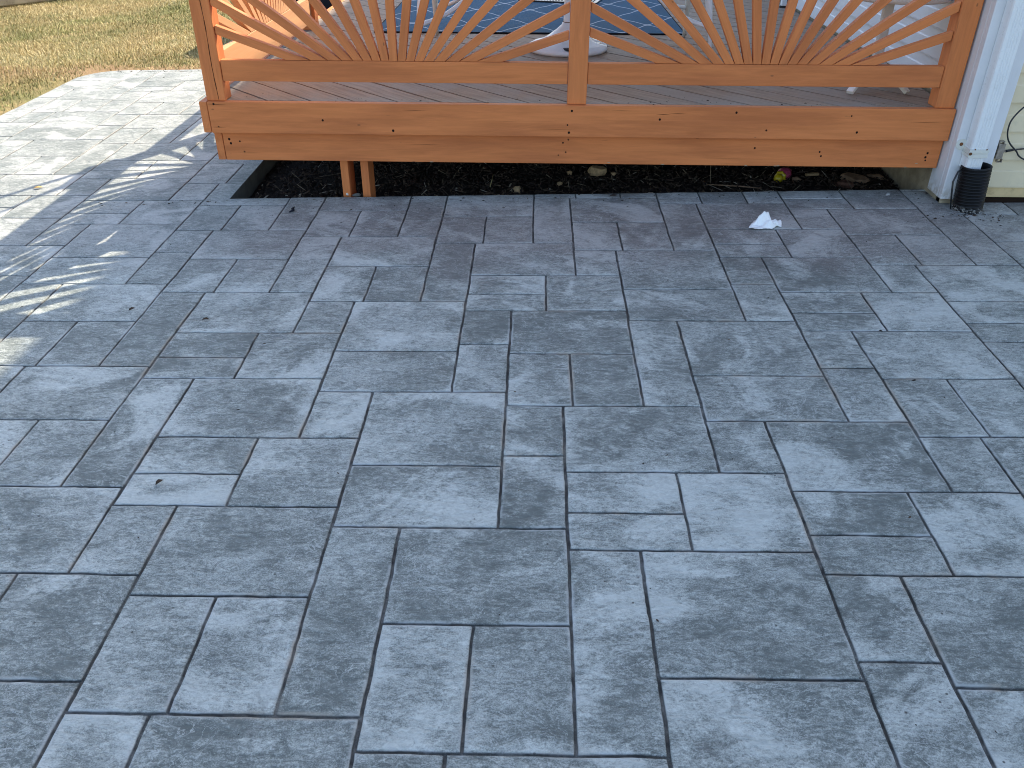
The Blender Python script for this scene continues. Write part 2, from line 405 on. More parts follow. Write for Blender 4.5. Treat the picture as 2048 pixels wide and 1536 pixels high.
def build_patio():
    VX, TR, ED, FA = [], [], [], []; base = 0
    lr = random.Random(5)
    for j in range(-9, 10):
        for i in range(-9, 10):
            T = O0 + i * AV + j * BV
            c = T + UVEC * 157 + VVEC * 105
            if not (PX0 - .5 < c[0] < PX1 + .5 and PY0 - .5 < c[1] < PY1 + .5): continue
            if c[1] > 4.8 and c[0] > -1.0: continue
            kind = CELLS.get((i, j)) or lr.choice('AABBC')
            far = c[1] < .2 or c[1] > 4.9 or c[0] > 3 or c[0] < -3.4
            st = .04 if far else .016
            for (u0, v0, u1, v1) in LAY[kind]:
                def axis(a, b):
                    L = (b - a) * UN
                    k = max(2, int((L - .03) / st))
                    e = np.array([.0015, .0030, .0050, .0100])
                    pos = np.concatenate([e, np.linspace(.02, L - .02, k), L - e[::-1]])
                    return a + pos / UN, np.minimum(pos, L - pos)
                us, du = axis(u0, u1); vs, dv = axis(v0, v1)
                U, V = np.meshgrid(us, vs, indexing='ij'); D = np.minimum(du[:, None], dv[None, :]) - .0015
                X = T[0] + UVEC[0] * U + VVEC[0] * V; Y = T[1] + UVEC[1] * U + VVEC[1] * V
                w_ = np.exp(-D / .012)
                nx = fbm(X + 3, Y, 9, 3); ny = fbm(X, Y + 31, 9, 3); mx = fbm(X + 7, Y + 5, 55, 2); my = fbm(X + 1, Y + 77, 55, 2)
                off = lr.uniform(0, 99)
                und = .0030 * fbm(X + off, Y, 5, 3) + .0016 * fbm(X, Y + off, 22, 2)
                X = X + (nx * .007 + mx * .0035) * w_; Y = Y + (ny * .007 + my * .0035) * w_
                prof = -.0070 * (1 - np.clip(D / .0036, 0, 1)) ** 1.4 - .0010 * np.exp(-D / .010)
                Z = zg(X, Y) + prof + und * (1 - w_ * .6) + lr.uniform(-.0006, .0006)
                n0, n1 = U.shape
                VX.append(np.stack([X, Y, Z], -1).reshape(-1, 3)); TR.append(np.full(n0 * n1, lr.random())); ED.append(D.ravel())
                idx = base + np.arange(n0 * n1).reshape(n0, n1)
                FA.append(np.stack([idx[:-1, :-1], idx[:-1, 1:], idx[1:, 1:], idx[1:, :-1]], -1).reshape(-1, 4)); base += n0 * n1
    # floor of the joints
    gx = np.arange(PX0 - .2, PX1 + .3, .25); gy = np.arange(PY0 - .2, PY1 + .3, .25)
    X, Y = np.meshgrid(gx, gy, indexing='ij'); n0, n1 = X.shape
    VX.append(np.stack([X, Y, zg(X, Y) - .0062], -1).reshape(-1, 3)); TR.append(np.zeros(n0 * n1)); ED.append(np.full(n0 * n1, -.01))
    idx = base + np.arange(n0 * n1).reshape(n0, n1)
    FA.append(np.stack([idx[:-1, :-1], idx[:-1, 1:], idx[1:, 1:], idx[1:, :-1]], -1).reshape(-1, 4))
    V = np.concatenate(VX).astype(np.float32); F = np.concatenate(FA).astype(np.int32)
    me = bpy.data.meshes.new('patio')
    me.vertices.add(len(V)); me.vertices.foreach_set('co', V.ravel())
    me.loops.add(F.size); me.loops.foreach_set('vertex_index', F.ravel())
    me.polygons.add(len(F)); me.polygons.foreach_set('loop_start', np.arange(0, F.size, 4, dtype=np.int32))
    me.update(calc_edges=True); me.validate()
    for nme, dat in (('tr', np.concatenate(TR)), ('ed', np.concatenate(ED))):
        a = me.attributes.new(nme, 'FLOAT', 'POINT'); a.data.foreach_set('value', dat.astype(np.float32))
    bm = bmesh.new(); bm.from_mesh(me)
    def cut(co, no, cond=None, clear=False):
        fs = [f for f in bm.faces if cond is None or cond(f.calc_center_median())]
        es = {e for f in fs for e in f.edges}; vs = {v for f in fs for v in f.verts}
        bmesh.ops.bisect_plane(bm, geom=list(fs) + list(es) + list(vs), plane_co=co, plane_no=no, clear_outer=clear)
    cut((PX0, 0, 0), (-1, 0, 0), lambda c: c.x < PX0 + .4, True)
    cut((0, PY1, 0), (0, 1, 0), lambda c: c.y > PY1 - .4, True)
    r = .32                                                  # rounded far corner
    for k in range(7):
        a = R(90 + 90 * (k + .5) / 7); n_ = (math.cos(a), math.sin(a), 0)
        cut((PX0 + r + n_[0] * r * .995, PY1 - r + n_[1] * r * .995, 0), n_, lambda c: c.x < PX0 + r + .1 and c.y > PY1 - r - .1, True)
    cut((PIT_X, 0, 0), (1, 0, 0), lambda c: abs(c.x - PIT_X) < .3 and c.y > 3.8)
    cut((0, pit_y(0), 0), (-.0345, 1, 0), lambda c: c.x > PIT_X - .1 and 3.6 < c.y < 4.6)
    dead = [f for f in bm.faces if (lambda c: c.x > PIT_X and c.y > pit_y(c.x))(f.calc_center_median())]
    bmesh.ops.delete(bm, geom=dead, context='FACES')
    for f in bm.faces: f.smooth = True
    # rims of the slab: outer edge and the walls of the bed
    tr_l = bm.verts.layers.float['tr']; ed_l = bm.verts.layers.float['ed']
    def skirt(pts, depth):
        prev = None
        for (x, y) in pts:
            a = bm.verts.new((x, y, zg(x, y) - .001)); b = bm.verts.new((x, y, zg(x, y) - depth))
            for q in (a, b): q[tr_l] = .3; q[ed_l] = .05
            if prev:
                f = bm.faces.new((prev[0], prev[1], b, a)); f.material_index = 1
            prev = (a, b)
    arc = [(PX0 + r + math.cos(R(180 - 90 * k / 8)) * r, PY1 - r + math.sin(R(180 - 90 * k / 8)) * r) for k in range(9)]
    skirt([(PX0, PY0)] + arc + [(PIT_X, PY1)], .12)
    skirt([(PIT_X, PY1), (PIT_X, pit_y(PIT_X))], .22)
    skirt([(PIT_X + .35 * k, pit_y(PIT_X + .35 * k)) for k in range(14)], .22)
    bm.to_mesh(me); bm.free()
    me.materials.append(PATIO); me.materials.append(PITWALL)
    o = bpy.data.objects.new('patio', me); COL.objects.link(o); o['kind'] = 'structure'
build_patio()

# ------------------------------------------------------------------ lawn, soil, grass
m = MB()
def sheet(x0, x1, y0, y1, dz):
    m.add([(x, y, zg(max(-30, min(30, x)), max(-30, min(30, y))) + dz) for x, y in ((x0, y0), (x1, y0), (x1, y1), (x0, y1))], [(0, 1, 2, 3)], gs=[(0, 0, 0)] * 4)
LD = -.012
for (x0, x1, y0, y1) in ((-400, -30, -400, 400), (-30, -1.54, -400, -30), (-30, -1.54, -30, 30), (-30, -1.54, 30, 400), (-1.54, 30, -400, -30), (-1.54, 30, -30, 3.9),
                         (-1.54, 30, 9.6, 30), (-1.54, 30, 30, 400), (30, 400, -400, 400)):
    dz = LD - .02 if (x0 == -1.54 and y1 == 3.9) else LD
    sheet(x0, x1, y0, y1, dz)
m.build('lawn', mat_lawn(), kind='structure', fix=False)
# the slab stands just above the turf; the lawn sheet dips under it
lw = bpy.data.objects['lawn']

def soil_z(x, y): return zg(x, y) - .095
gx = np.concatenate([np.arange(-1.6, 2.3, .03)]); gy = np.concatenate([np.arange(3.95, 5.3, .03), np.array([5.6, 6.5, 8, 9.7])])
X, Y = np.meshgrid(gx, gy, indexing='ij'); Z = soil_z(X, Y) + fbm(X, Y, 7, 4) * .05
n0, n1 = X.shape; idx = np.arange(n0 * n1).reshape(n0, n1)
m = MB(); m.V = [tuple(v) for v in np.stack([X, Y, Z], -1).reshape(-1, 3)]; m.G = m.V
m.F = [tuple(int(q) for q in f) for f in np.stack([idx[:-1, :-1], idx[1:, :-1], idx[1:, 1:], idx[:-1, 1:]], -1).reshape(-1, 4)]
m.M = [0] * len(m.F); m.S = [True] * len(m.F)
m.build('soil', mat_soil(), kind='structure', fix=False)

def tri_mesh(name, V, F, attrs, material, label, cat):
    me = bpy.data.meshes.new(name); k = F.shape[1]
    me.vertices.add(len(V)); me.vertices.foreach_set('co', V.astype(np.float32).ravel())
    me.loops.add(F.size); me.loops.foreach_set('vertex_index', F.astype(np.int32).ravel())
    me.polygons.add(len(F)); me.polygons.foreach_set('loop_start', np.arange(0, F.size, k, dtype=np.int32))
    me.update(calc_edges=True)
    for nme, d in attrs.items():
        a = me.attributes.new(nme, 'FLOAT', 'POINT'); a.data.foreach_set('value', d.astype(np.float32))
    me.materials.append(material)
    o = bpy.data.objects.new(name, me); COL.objects.link(o); o['kind'] = 'stuff'
    return setprops(o, label, cat)

def build_grass():
    N = 330000
    x = rng.uniform(-8.6, -1.5, N); y = 4.6 + 9.0 * rng.random(N) ** 1.15
    onpatio = (x > PX0 - .02) & (y < PY1 + .03)
    r = .32; cx, cy = PX0 + r, PY1 - r
    corner = (x < cx) & (y > cy) & (np.hypot(x - cx, y - cy) > r + .02)
    keep = (~onpatio | corner) & (x + .35 * (y - 4.6) > -8.2 + .0 * y)
    near = np.where(y > PY1, np.where(x > PX0, y - PY1, np.hypot(x - PX0, y - PY1)), PX0 - x)
    keep &= rng.random(N) < np.clip(.12 + near / .35 + fbm(x, y, 3, 3) * .5, 0, 1)
    x, y = x[keep], y[keep]; N = len(x)
    L = rng.uniform(.016, .042, N) * (1 + .5 * fbm(x, y, 1.2, 3)); az = rng.uniform(0, 2 * np.pi, N); lean = rng.uniform(.25, 1.25, N)
    wd = rng.uniform(.0014, .0032, N)
    dx, dy = np.cos(az), np.sin(az); z0 = zg(x, y) + LD - .002
    p = np.stack([x, y, z0], -1); side = np.stack([-dy, dx, 0 * dx], -1) * wd[:, None]
    mid = p + np.stack([dx * np.sin(lean * .6) * L * .55, dy * np.sin(lean * .6) * L * .55, np.cos(lean * .6) * L * .55], -1)
    tip = p + np.stack([dx * np.sin(lean) * L, dy * np.sin(lean) * L, np.cos(lean) * L * .9], -1)
    V = np.stack([p - side, p + side, mid + side * .8, mid - side * .8, tip], 1).reshape(-1, 3)
    b = np.arange(N)[:, None] * 5
    F = np.concatenate([b + [0, 1, 2], b + [0, 2, 3], b + [3, 2, 4]])
    patch = fbm(x, y, .8, 4) + .6 * fbm(x + 40, y, 3.5, 3)
    green = np.clip((patch + .05) * 4 + rng.normal(0, .35, N), 0, 1) * .75
    col = np.clip(rng.normal(.52, .22, N) + fbm(x, y + 60, 1.5, 3) * .6, 0, 1)
    tri_mesh('grass', V, F, {'bc': np.repeat(col, 5), 'bg': np.repeat(green, 5)}, mat_grass(), 'short dormant tan and green grass beside the pale patio', 'grass')
build_grass()

def build_mulch():
    N = 9000
    x = rng.uniform(-1.5, 2.0, N); y = 4.03 + 1.1 * rng.random(N) ** 1.3
    L = rng.gamma(1.8, .0048, N) + .003; W = rng.uniform(.0018, .006, N); thin = rng.random(N) < .09
    L = np.where(thin, L * 2.6, L); W = np.where(thin, .0014, W)
    az = rng.uniform(0, np.pi, N); tilt = rng.normal(0, .45, N)
    z = soil_z(x, y) + fbm(x, y, 7, 4) * .05 + rng.uniform(0, .014, N)
    keep = y > pit_y(x) + .012; x, y, z, L, W, az, tilt, thin = (q[keep] for q in (x, y, z, L, W, az, tilt, thin)); N = len(x)
    d = np.stack([np.cos(az) * np.cos(tilt), np.sin(az) * np.cos(tilt), np.sin(tilt)], -1); s = np.stack([-np.sin(az), np.cos(az), rng.normal(0, .5, N)], -1)
    s /= np.linalg.norm(s, axis=1)[:, None]; u = np.cross(d, s); p = np.stack([x, y, z + .003], -1)
    c = [(-1, -1, -1), (1, -.7, -1), (.8, 1, -1), (-1, .8, -1), (-.9, -.8, 1), (.9, -.6, 1), (.7, .8, 1), (-.8, .9, 1)]
    V = np.stack([p + d * (L * a)[:, None] + s * (W * b)[:, None] + u * (np.minimum(W, .0022) * e)[:, None] for a, b, e in c], 1).reshape(-1, 3)
    b = np.arange(N)[:, None] * 8
    F = np.concatenate([b + q for q in ([0, 3, 2, 1], [4, 5, 6, 7], [0, 1, 5, 4], [1, 2, 6, 5], [2, 3, 7, 6], [3, 0, 4, 7])])
    col = np.clip(rng.beta(1.3, 3.4, N) * .95 + np.where(thin, .45, 0) + (rng.random(N) < .03) * .5, 0, 1)
    tri_mesh('mulch', V, F, {'bc': np.repeat(col, 8)}, mat_mulch(), 'dark mulch and straw in the open bed under the deck', 'mulch')
build_mulch()

# ------------------------------------------------------------------ deck
DZ = .50; FY = 3.965; DX0, DX1, DYB = -1.575, 1.93, 9.2
deck = thing('wooden_deck', (0.18, 4.0, .05), 'raised orange stained wooden deck with sunburst railings beside the house', 'deck')
def fXZ(u, v, w_): return Vector((u, w_, v))
def fYZ(u, v, w_): return Vector((w_, u, v))
def fXY(u, v, w_): return Vector((u, v, w_))
# diagonal floor boards
m = MB(); sp = .1457; d45 = math.sqrt(.5)
k0 = (-1.249 + 3.99) * d45
for k in range(-14, 62):
    c0 = k0 + k * sp
    for half in (0,):
        a, b = c0 + .0050, c0 + sp - .0050
        poly = [((t * 1 - 0) , 0) for t in (0,)]
        # strip  a <= (x + y)/sqrt2 <= b
        poly = [(-9.0, a / d45 + 9.0), (12.0, a / d45 - 12.0), (12.0, b / d45 - 12.0), (-9.0, b / d45 + 9.0)]
        poly = clip_rect(poly, -1.535, DX1 - .002, FY + .0395, DYB)
        if poly: m.prism(poly, fXY, DZ - .036, DZ - random.uniform(0, .0015), -math.pi / 4)
m.build('floor', FLOOR, deck)
# fascia boards with nail holes
def dots(mb, pts, y, r=.0046, mi=1):
    for (x, z) in pts:
        rr = r * random.uniform(.7, 1.3)
        mb.add([(x + math.cos(q) * rr, y - .0006, z + math.sin(q) * rr * 1.1) for q in [2 * math.pi * i / 8 for i in range(8)]], [tuple(range(8))], mi)
def streaks(mb, segs, y, mi=2):
    for (x, z, L, h) in segs:
        mb.add([(x, y - .0005, z), (x + L * .5, y - .0005, z - h), (x + L, y - .0005, z + h * .2), (x + L * .5, y - .0005, z + h)], [(0, 1, 2, 3)], mi)
m = MB(); m.box(-1.5365, DX1, FY, FY + .038, .354, DZ - .001)
dots(m, [(-1.505, .49), (-1.5, .385), (-1.0, .42), (-.67, .375), (.152, .41), (.16, .375), (.17, .475), (.58, .44), (.93, .475), (1.08, .395), (1.46, .465), (1.50, .39)], FY)
streaks(m, [(-1.533, .487, .09, .0012), (-1.533, .383, .07, .0014), (.35, .478, .10, .0008), (.56, .463, .07, .0012), (.62, .468, .08, .0009), (-.62, .47, .12, .0007), (1.72, .44, .16, .0009), (.0, .39, .2, .0006), (-.2, .425, .13, .0005)], FY)
m.build('fascia_board', [STAIN, HOLE, CRACK], deck, bevel=.003)
m = MB(); m.box(-1.505, DX1, FY + .04, FY + .078, .2135, .3515)
for x, z in ((1.02, .2155), (1.16, .2150), (1.175, .216), (1.78, .2165), (.62, .216), (1.83, .235), (.36, .222), (-.5, .2155)):
    m.add([(x + math.cos(q) * .006 * random.uniform(.6, 1.8), FY + .0394, z + math.sin(q) * .002) for q in [2 * math.pi * i / 9 for i in range(9)]], [tuple(range(9))], 3)
dots(m, [(-1.475, .315), (-1.47, .295), (-1.425, .305), (-1.41, .255), (.16, .33), (.135, .315), (.15, .27), (.115, .255), (1.05, .30), (1.36, .285), (1.37, .265), (1.865, .265), (1.868, .25), (1.87, .285)], FY + .04)
streaks(m, [(-1.45, .253, .12, .0009), (-.6, .30, .16, .0006), (.8, .25, .2, .0006)], FY + .04)
m.build('fascia_board', [STAIN, HOLE, CRACK, NEWWOOD], deck, bevel=.003)
m = MB(); m.box(DX0, -1.539, FY + .001, DYB, .356, DZ - .001); m.build('fascia_board', STAIN, deck, bevel=.003)
m = MB(); m.box(-1.5445, -1.508, FY + .041, DYB, .2135, .3535); m.build('fascia_board', STAIN, deck, bevel=.003)
for x in (-.9435, -.8425):
    m = MB(); m.box(x - .019, x + .019, 4.058, 4.197, -.13, .46, 2); m.build('support_board', STAIN, deck, bevel=.002)
for x in (-1.2, -.4, .1, .7, 1.3):                                        # joists in the dark below
    m = MB(); m.box(x - .019, x + .019, 4.20, DYB, .30, DZ - .038); m.build('joist', STAIN, deck)
# posts
def post(x0, x1, y0, y1, z1, crack=None):
    m = MB(); m.box(x0, x1, y0, y1, DZ - .0005, z1, 2)
    if crack:
        pz = np.linspace(DZ + .004, 1.15, 14); px = [x0 + crack + math.sin(z * 17) * .0022 + (1.15 - z) * .010 for z in pz]
        for i in range(13):
            wd = .0012 + .0010 * math.sin(i * 1.3) ** 2
            m.add([(px[i] - wd, y0 - .0005, pz[i]), (px[i] + wd, y0 - .0005, pz[i]), (px[i + 1] + wd, y0 - .0005, pz[i + 1]), (px[i + 1] - wd, y0 - .0005, pz[i + 1])], [(0, 1, 2, 3)], 1)
    return m.build('post', [STAIN, CRACK], deck, bevel=.004)
PY = 3.984
post(-1.541, -1.451, PY, PY + .089, 1.39, .050)
post(.147, .2355, PY, PY + .038, 1.39)
post(1.838, 1.927, PY, PY + .089, 1.39)
post(-1.541, -1.452, 5.87, 5.959, 1.39)
# sunburst panels
ZT0, ZT1 = 1.31, 1.399
def panel(a0, a1, fn, w0, w1, ZR0=.588, ZR1=.681, mt=None):
    mt = mt or STAIN
    fr = MB()
    fr.prism([(a0, ZR0), (a1, ZR0), (a1, ZR1), (a0, ZR1)], fn, w0, w1)
    fr.prism([(a0, ZT0), (a1, ZT0), (a1, ZT1), (a0, ZT1)], fn, w0, w1)
    pn = fr.build('railing_panel', mt, deck, bevel=.0025)
    mid = (a0 + a1) / 2; wd = .0362; st = R(8.9); xk = 0.0; ks = [0.0]
    for k in range(1, 9):
        xk += wd / 2 / math.cos(st * (k - 1)) + wd / 2 / math.cos(st * k) + .0012; ks.append(xk)
    for k in range(-8, 9):
        th = st * k * random.uniform(.985, 1.015); xb = mid + math.copysign(ks[abs(k)], k) if k else mid
        dx, dz = math.sin(th), math.cos(th); nx, nz = dz, -dx; h = wd / 2
        P = [(xb + nx * h - dx * .5, ZR1 + nz * h - dz * .5), (xb - nx * h - dx * .5, ZR1 - nz * h - dz * .5), (xb - nx * h + dx * 3, ZR1 - nz * h + dz * 3), (xb + nx * h + dx * 3, ZR1 + nz * h + dz * 3)]
        P = clip_rect(P, a0 + .001, a1 - .001, ZR1 + .0012, ZT0 - .001)
        if P:
            s = MB(); yf = w0 + .001 + random.uniform(0, .003); s.prism(P, fn, yf, w1 - .001, math.pi / 2 - th)
            s.build('slat', [mt, HOLE], pn, bevel=.002)
panel(-1.449, .1455, fXZ, PY + .006, PY + .044)
panel(.237, 1.8365, fXZ, PY + .006, PY + .044)
panel(4.075, 5.868, fYZ, -1.512, -1.474, .548, .698, LIT_STAIN)  # side panel wears the stain copy with sunlight painted into its tone
m = MB(); m.box(-1.60, 1.925, PY - .025, PY + .115, 1.400, 1.438); m.build('handrail', STAIN, deck, bevel=.004)
m = MB(); m.box(-1.565, -1.425, PY + .1165, 5.97, 1.400, 1.438); m.build('handrail', STAIN, deck, bevel=.004)
m = MB(); m.box(-1.53, -1.425, 5.972, 9.1, 1.235, 1.273); m.build('handrail', STAIN, deck, bevel=.004)
post(-1.525, -1.436, 9.0, 9.089, 1.235)

# unseen box and stems, added on the handrail to cast thin slab shadows
pl = thing('shadow_stems', (-1.545, 5.80, 1.438), 'unseen box with upright stems added on the deck handrail to cast thin shadows', 'shadow_caster')
m = MB(); m.prism([(-.055, 0), (.055, 0), (.070, .10), (-.070, .10)], lambda u, v, w_: Vector((-1.515 + u, w_, 1.4395 + v)), 5.60, 5.95); m.build('caster_box', BLACKP, pl, bevel=.006)
for P, r0 in (([(-1.565, 5.87, 1.45), (-1.572, 5.87, 1.7), (-1.565, 5.875, 1.95), (-1.585, 5.87, 2.2), (-1.60, 5.87, 2.5)], .020), ([(-1.575, 5.685, 1.45), (-1.53, 5.69, 1.65), (-1.46, 5.685, 1.9), (-1.42, 5.68, 2.1)], .017), ([(-1.575, 5.62, 1.45), (-1.56, 5.60, 1.62)], .016)):
    m = MB(); m.tube(P, [r0 * (1 - .5 * i / len(P)) for i in range(len(P))], 6); m.build('caster_stem', TIMBER, pl)

# ------------------------------------------------------------------ house
house = thing('house', (2.0, 3.9, .07), 'house corner with beige and white vinyl siding beside the deck', 'house')
HX, HY, EAVE = 1.952, 3.935, 5.88
def courses(fn, a0, a1, z0, z1, step, mats, name, lip=.012):
    """lapped siding: fn(a, z, out) -> point, out = distance proud of the wall"""
    m = MB(); z = z0
    while z < z1 - .01:
        t = min(z + step, z1)
        vs = []
        for a in (a0, a1):
            vs += [fn(a, z, 0), fn(a, z, lip), fn(a, z + .006, lip + .001), fn(a, t - .055, lip * .45 + .004), fn(a, t - .049, lip * .45), fn(a, t, .002)]
        m.add(vs, [(k, k + 1, k + 7, k + 6) for k in range(5)]); z = t
    return m.build(name, mats, house, fix=False)
courses(lambda a, z, o: Vector((HX - o, a, z)), 4.062, 13.0, .515, EAVE, .1295, WHITE_SIDING, 'side_wall')
courses(lambda a, z, o: Vector((a, HY - o, z)), 2.126, 9.5, .149, EAVE, .1300, BEIGE, 'front_wall')
m = MB(); m.box(HX + .003, 9.5, HY + .003, 13.0, -.3, EAVE, 0); m.build('wall_core', CONCRETE, house)
m = MB(); m.box(2.128, 9.5, HY - .004, HY + .002, .100, .148); m.build('sill_board', PLY, house)
m = MB(); m.box(2.135, 9.5, HY + .0005, HY + .0025, .05, .0995); m.build('gap_strip', HOLE, house)
# corner trim: one folded sheet, mitred at the bottom
m = MB()
m.box(1.937, 2.130, 3.897, HY + .002, .097, EAVE, 2); m.box(1.937, HX + .001, HY + .002, 4.058, .097, EAVE, 2)
o = m.build('corner_trim', WHITE_TRIM, house, bevel=.004)
m = MB(); m.box(1.955, 2.125, 3.93, 3.985, -.2, .0955); m.box(1.956, 2.05, 3.985, 4.7, -.2, .30); m.build('foundation', CONCRETE, house, bevel=.01)
# roof
m = MB(); ov = .19
rx0, rx1, rm, zt = HX - ov, 9.5 + ov, (HX + 9.5) / 2, EAVE
pk = (rm - rx0) * .5
for (y0, y1) in ((HY - .35, 13.35),):
    A = [(rx0, zt), (rm, zt + pk), (rx1, zt), (rx1, zt + .18), (rm, zt + pk + .18), (rx0, zt + .18)]
    vs = [Vector((u, y, v)) for y in (y0, y1) for (u, v) in A]
    m.add(vs, [(0, 1, 4, 5), (1, 2, 3, 4), (6, 11, 10, 7), (7, 10, 9, 8), (0, 6, 7, 1), (1, 7, 8, 2), (5, 4, 10, 11), (4, 3, 9, 10), (0, 5, 11, 6), (2, 8, 9, 3)])
m.build('roof', SHINGLE, house)
m = MB(); m.add([Vector((u, HY, v)) for (u, v) in ((HX, EAVE), (9.5, EAVE), (rm, EAVE + pk - .14))], [(0, 1, 2)]); m.build('gable', BEIGE, house, fix=False)

# downspout (moves with the house)
def spout():
    m = MB(); x0, x1, y0, y1 = 1.978, 2.054, 3.832, 3.894
    prof = []
    n = 4; wv = (x1 - x0 - .030) / n
    prof.append((x0, y0 + .010)); prof.append((x0 + .004, y0 + .002)); prof.append((x0 + .012, y0))
    wo = .003
    for k in range(n):
        a = x0 + .015 + k * wv
        prof += [(a + wv * .30, y0), (a + wv * .42, y0 + .0022), (a + wv * .72, y0 + .0022), (a + wv * .84, y0)]
    prof += [(x1 - .012, y0), (x1 - .004, y0 + .002), (x1, y0 + .010), (x1, y1), (x0, y1)]
    L = len(prof)
    zs = [.262, EAVE]
    vs = [Vector((x, y, z)) for z in zs for (x, y) in prof]
    m.add(vs, [(i, (i + 1) % L, L + (i + 1) % L, L + i) for i in range(L)])
    sp_ = m.build('downspout', SPOUT, house)
    b = MB()
    b.box(1.973, 2.060, 3.825, 3.896, .341, .356, 0); b.box(1.973, 2.060, 3.826, 3.896, .318, .332, 0); b.box(1.9745, 2.0585, 3.8275, 3.896, .3325, .3405, 0)
    b.lathe([(.001, 0), (.025, 0), (.025, .004), (.001, .0045)], (1.963, 3.8965, .360), 24, 0, Matrix.Rotation(R(90), 3, 'X'), (1.1, 1))
    b.lathe([(.001, 0), (.0085, 0), (.007, .003), (.001, .0045)], (1.959, 3.8915, .362), 12, 1, Matrix.Rotation(R(90), 3, 'X'))
    b.lathe([(.001, 0), (.0075, 0), (.006, .004), (.001, .0045)], (1.979, 3.8245, .337), 12, 1, Matrix.Rotation(R(90), 3, 'X'))
    b.lathe([(.001, 0), (.004, 0), (.001, .003)], (1.995, 3.8245, .357), 10, 1, Matrix.Rotation(R(90), 3, 'X'))
    b.lathe([(.001, 0), (.004, 0), (.001, .003)], (2.047, 3.8245, .357), 10, 1, Matrix.Rotation(R(90), 3, 'X'))
    b.build('strap', [CREAM, RUST], sp_, bevel=.0015)
spout()

# ------------------------------------------------------------------ corrugated pipe
def pipe():
    s = Sh('black_corrugated_plastic', .5, .28); P = s.obj(); z = s.sep(P)[2]
    n = s.noise(P, 70, 5, .7); low = s.step(s.math('ADD', z, s.math('MULTIPLY', n, .06)), .040, .066, 1, 0)
    c = s.mix(s.math('MULTIPLY', low, s.step(n, .50, .60)), (0.006, 0.006, 0.007), (0.42, 0.41, 0.39))
    mt = s.set(c, s.step(n, .3, .7, .3, .6))
    m = MB(); N = 14; zb, zt_ = -.01, .196
    prof = [(.050, zb)]
    for k in range(N):
        a = zb + (zt_ - zb) * k / N; h = (zt_ - zb) / N
        prof += [(.060, a + h * .08), (.0605, a + h * .22), (.0665, a + h * .34), (.067, a + h * .74), (.0615, a + h * .88), (.060, a + h * .98)]
    prof += [(.066, zt_ + .004), (.066, zt_ + .012), (.060, zt_ + .014), (.057, zt_ + .006), (.055, zb + .05)]
    m.lathe(prof, (0, 0, 0), 48, 0, Matrix.Rotation(R(-4), 3, 'Y'))
    q = m
    q.V = [(v[0] + 2.052, v[1] + 3.853, v[2] + zg(2.05, 3.85)) for v in q.V]
    o = q.build('corrugated_pipe', mt, None, (2.052, 3.853, .067), label='black corrugated drain pipe standing under the white downspout', cat='drain pipe')
pipe()
m = MB(); m.tube([(1.985, 3.855, .268), (1.955, 3.84, .250), (1.940, 3.83, .205), (1.947, 3.825, .150), (1.962, 3.825, .075)], [.003, .0042, .0042, .0042, .003], 8)
m.build('black_tie', BLACKP, None, (1.962, 3.825, .07), label='thin black plastic tie looped beside the corrugated pipe', cat='cable tie')

# cable and its connector block on the beige wall
m = MB()
pts = [(2.62, 3.905, .72), (2.36, 3.90, .63), (2.215, 3.893, .552), (2.158, 3.893, .485), (2.150, 3.893, .43), (2.168, 3.893, .38), (2.215, 3.893, .335), (2.29, 3.898, .285), (2.62, 3.90, .20)]
def spline(P, n=8):
    P = [Vector(p) for p in P]; out = []
    for i in range(len(P) - 1):
        p0, p1, p2, p3 = P[max(i - 1, 0)], P[i], P[i + 1], P[min(i + 2, len(P) - 1)]
        for k in range(n):
            t = k / n
            out.append(.5 * ((2 * p1) + (p2 - p0) * t + (2 * p0 - 5 * p1 + 4 * p2 - p3) * t * t + (3 * p1 - p0 - 3 * p2 + p3) * t ** 3))
    return out + [P[-1]]
m.tube(spline(pts), .0036, 8)
m.build('coax_cable', BLACKP, None, (2.215, 3.893, .335), label='black cable curling in a loop across the beige siding', cat='cable')
con = thing('cable_connector', (2.152, 3.905, .335), 'small weathered metal cable connector block on the beige siding', 'connector')
m = MB(); m.box(2.138, 2.168, 3.900, 3.922, .292, .362, 2)
for z, x in ((.368, 2.146), (.286, 2.160)):
    m.box(x - .012, x - .009, 3.898, 3.916, z - .010, z + .008, 2); m.box(x + .009, x + .012, 3.898, 3.916, z - .010, z + .008, 2); m.box(x - .0088, x + .0088, 3.898, 3.916, z + (.005 if z > .3 else -.0098), z + (.0079 if z > .3 else -.0072), 0)
m.build('block', METAL, con, bevel=.0015)
for z in (.346, .308):
    m = MB(); m.tube([(2.1365, 3.910, z), (2.106, 3.908, z), (2.1055, 3.908, z), (2.086, 3.905, z)], [.0055, .0055, .0042, .0042], 6); m.build('terminal', METAL, con)
    m = MB(); m.tube([(2.0855, 3.905, z), (2.07, 3.896, z - .002), (2.05, 3.893, z - .012)], .0036, 8); m.build('lead', BLACKP, con)
m = MB(); m.tube([(2.1695, 3.911, .326), (2.180, 3.911, .326)], .0042, 6); m.build('terminal', METAL, con)
m = MB(); m.tube([(2.1805, 3.911, .326), (2.212, 3.909, .333), (2.2125, 3.909, .333), (2.30, 3.900, .347), (2.6, 3.9, .38)], [.006, .0055, .0036, .0036, .0036], 8); m.build('lead', BLACKP, con)

# ------------------------------------------------------------------ things on the deck
m = MB(); m.box(-1.06, .965, 5.79, 8.7, DZ + .0005, DZ + .009, 0)
m.build('area_rug', mat_rug(), None, (-.05, 7.2, DZ), bevel=.003, label='blue area rug with a white trellis pattern on the deck floor', cat='rug')

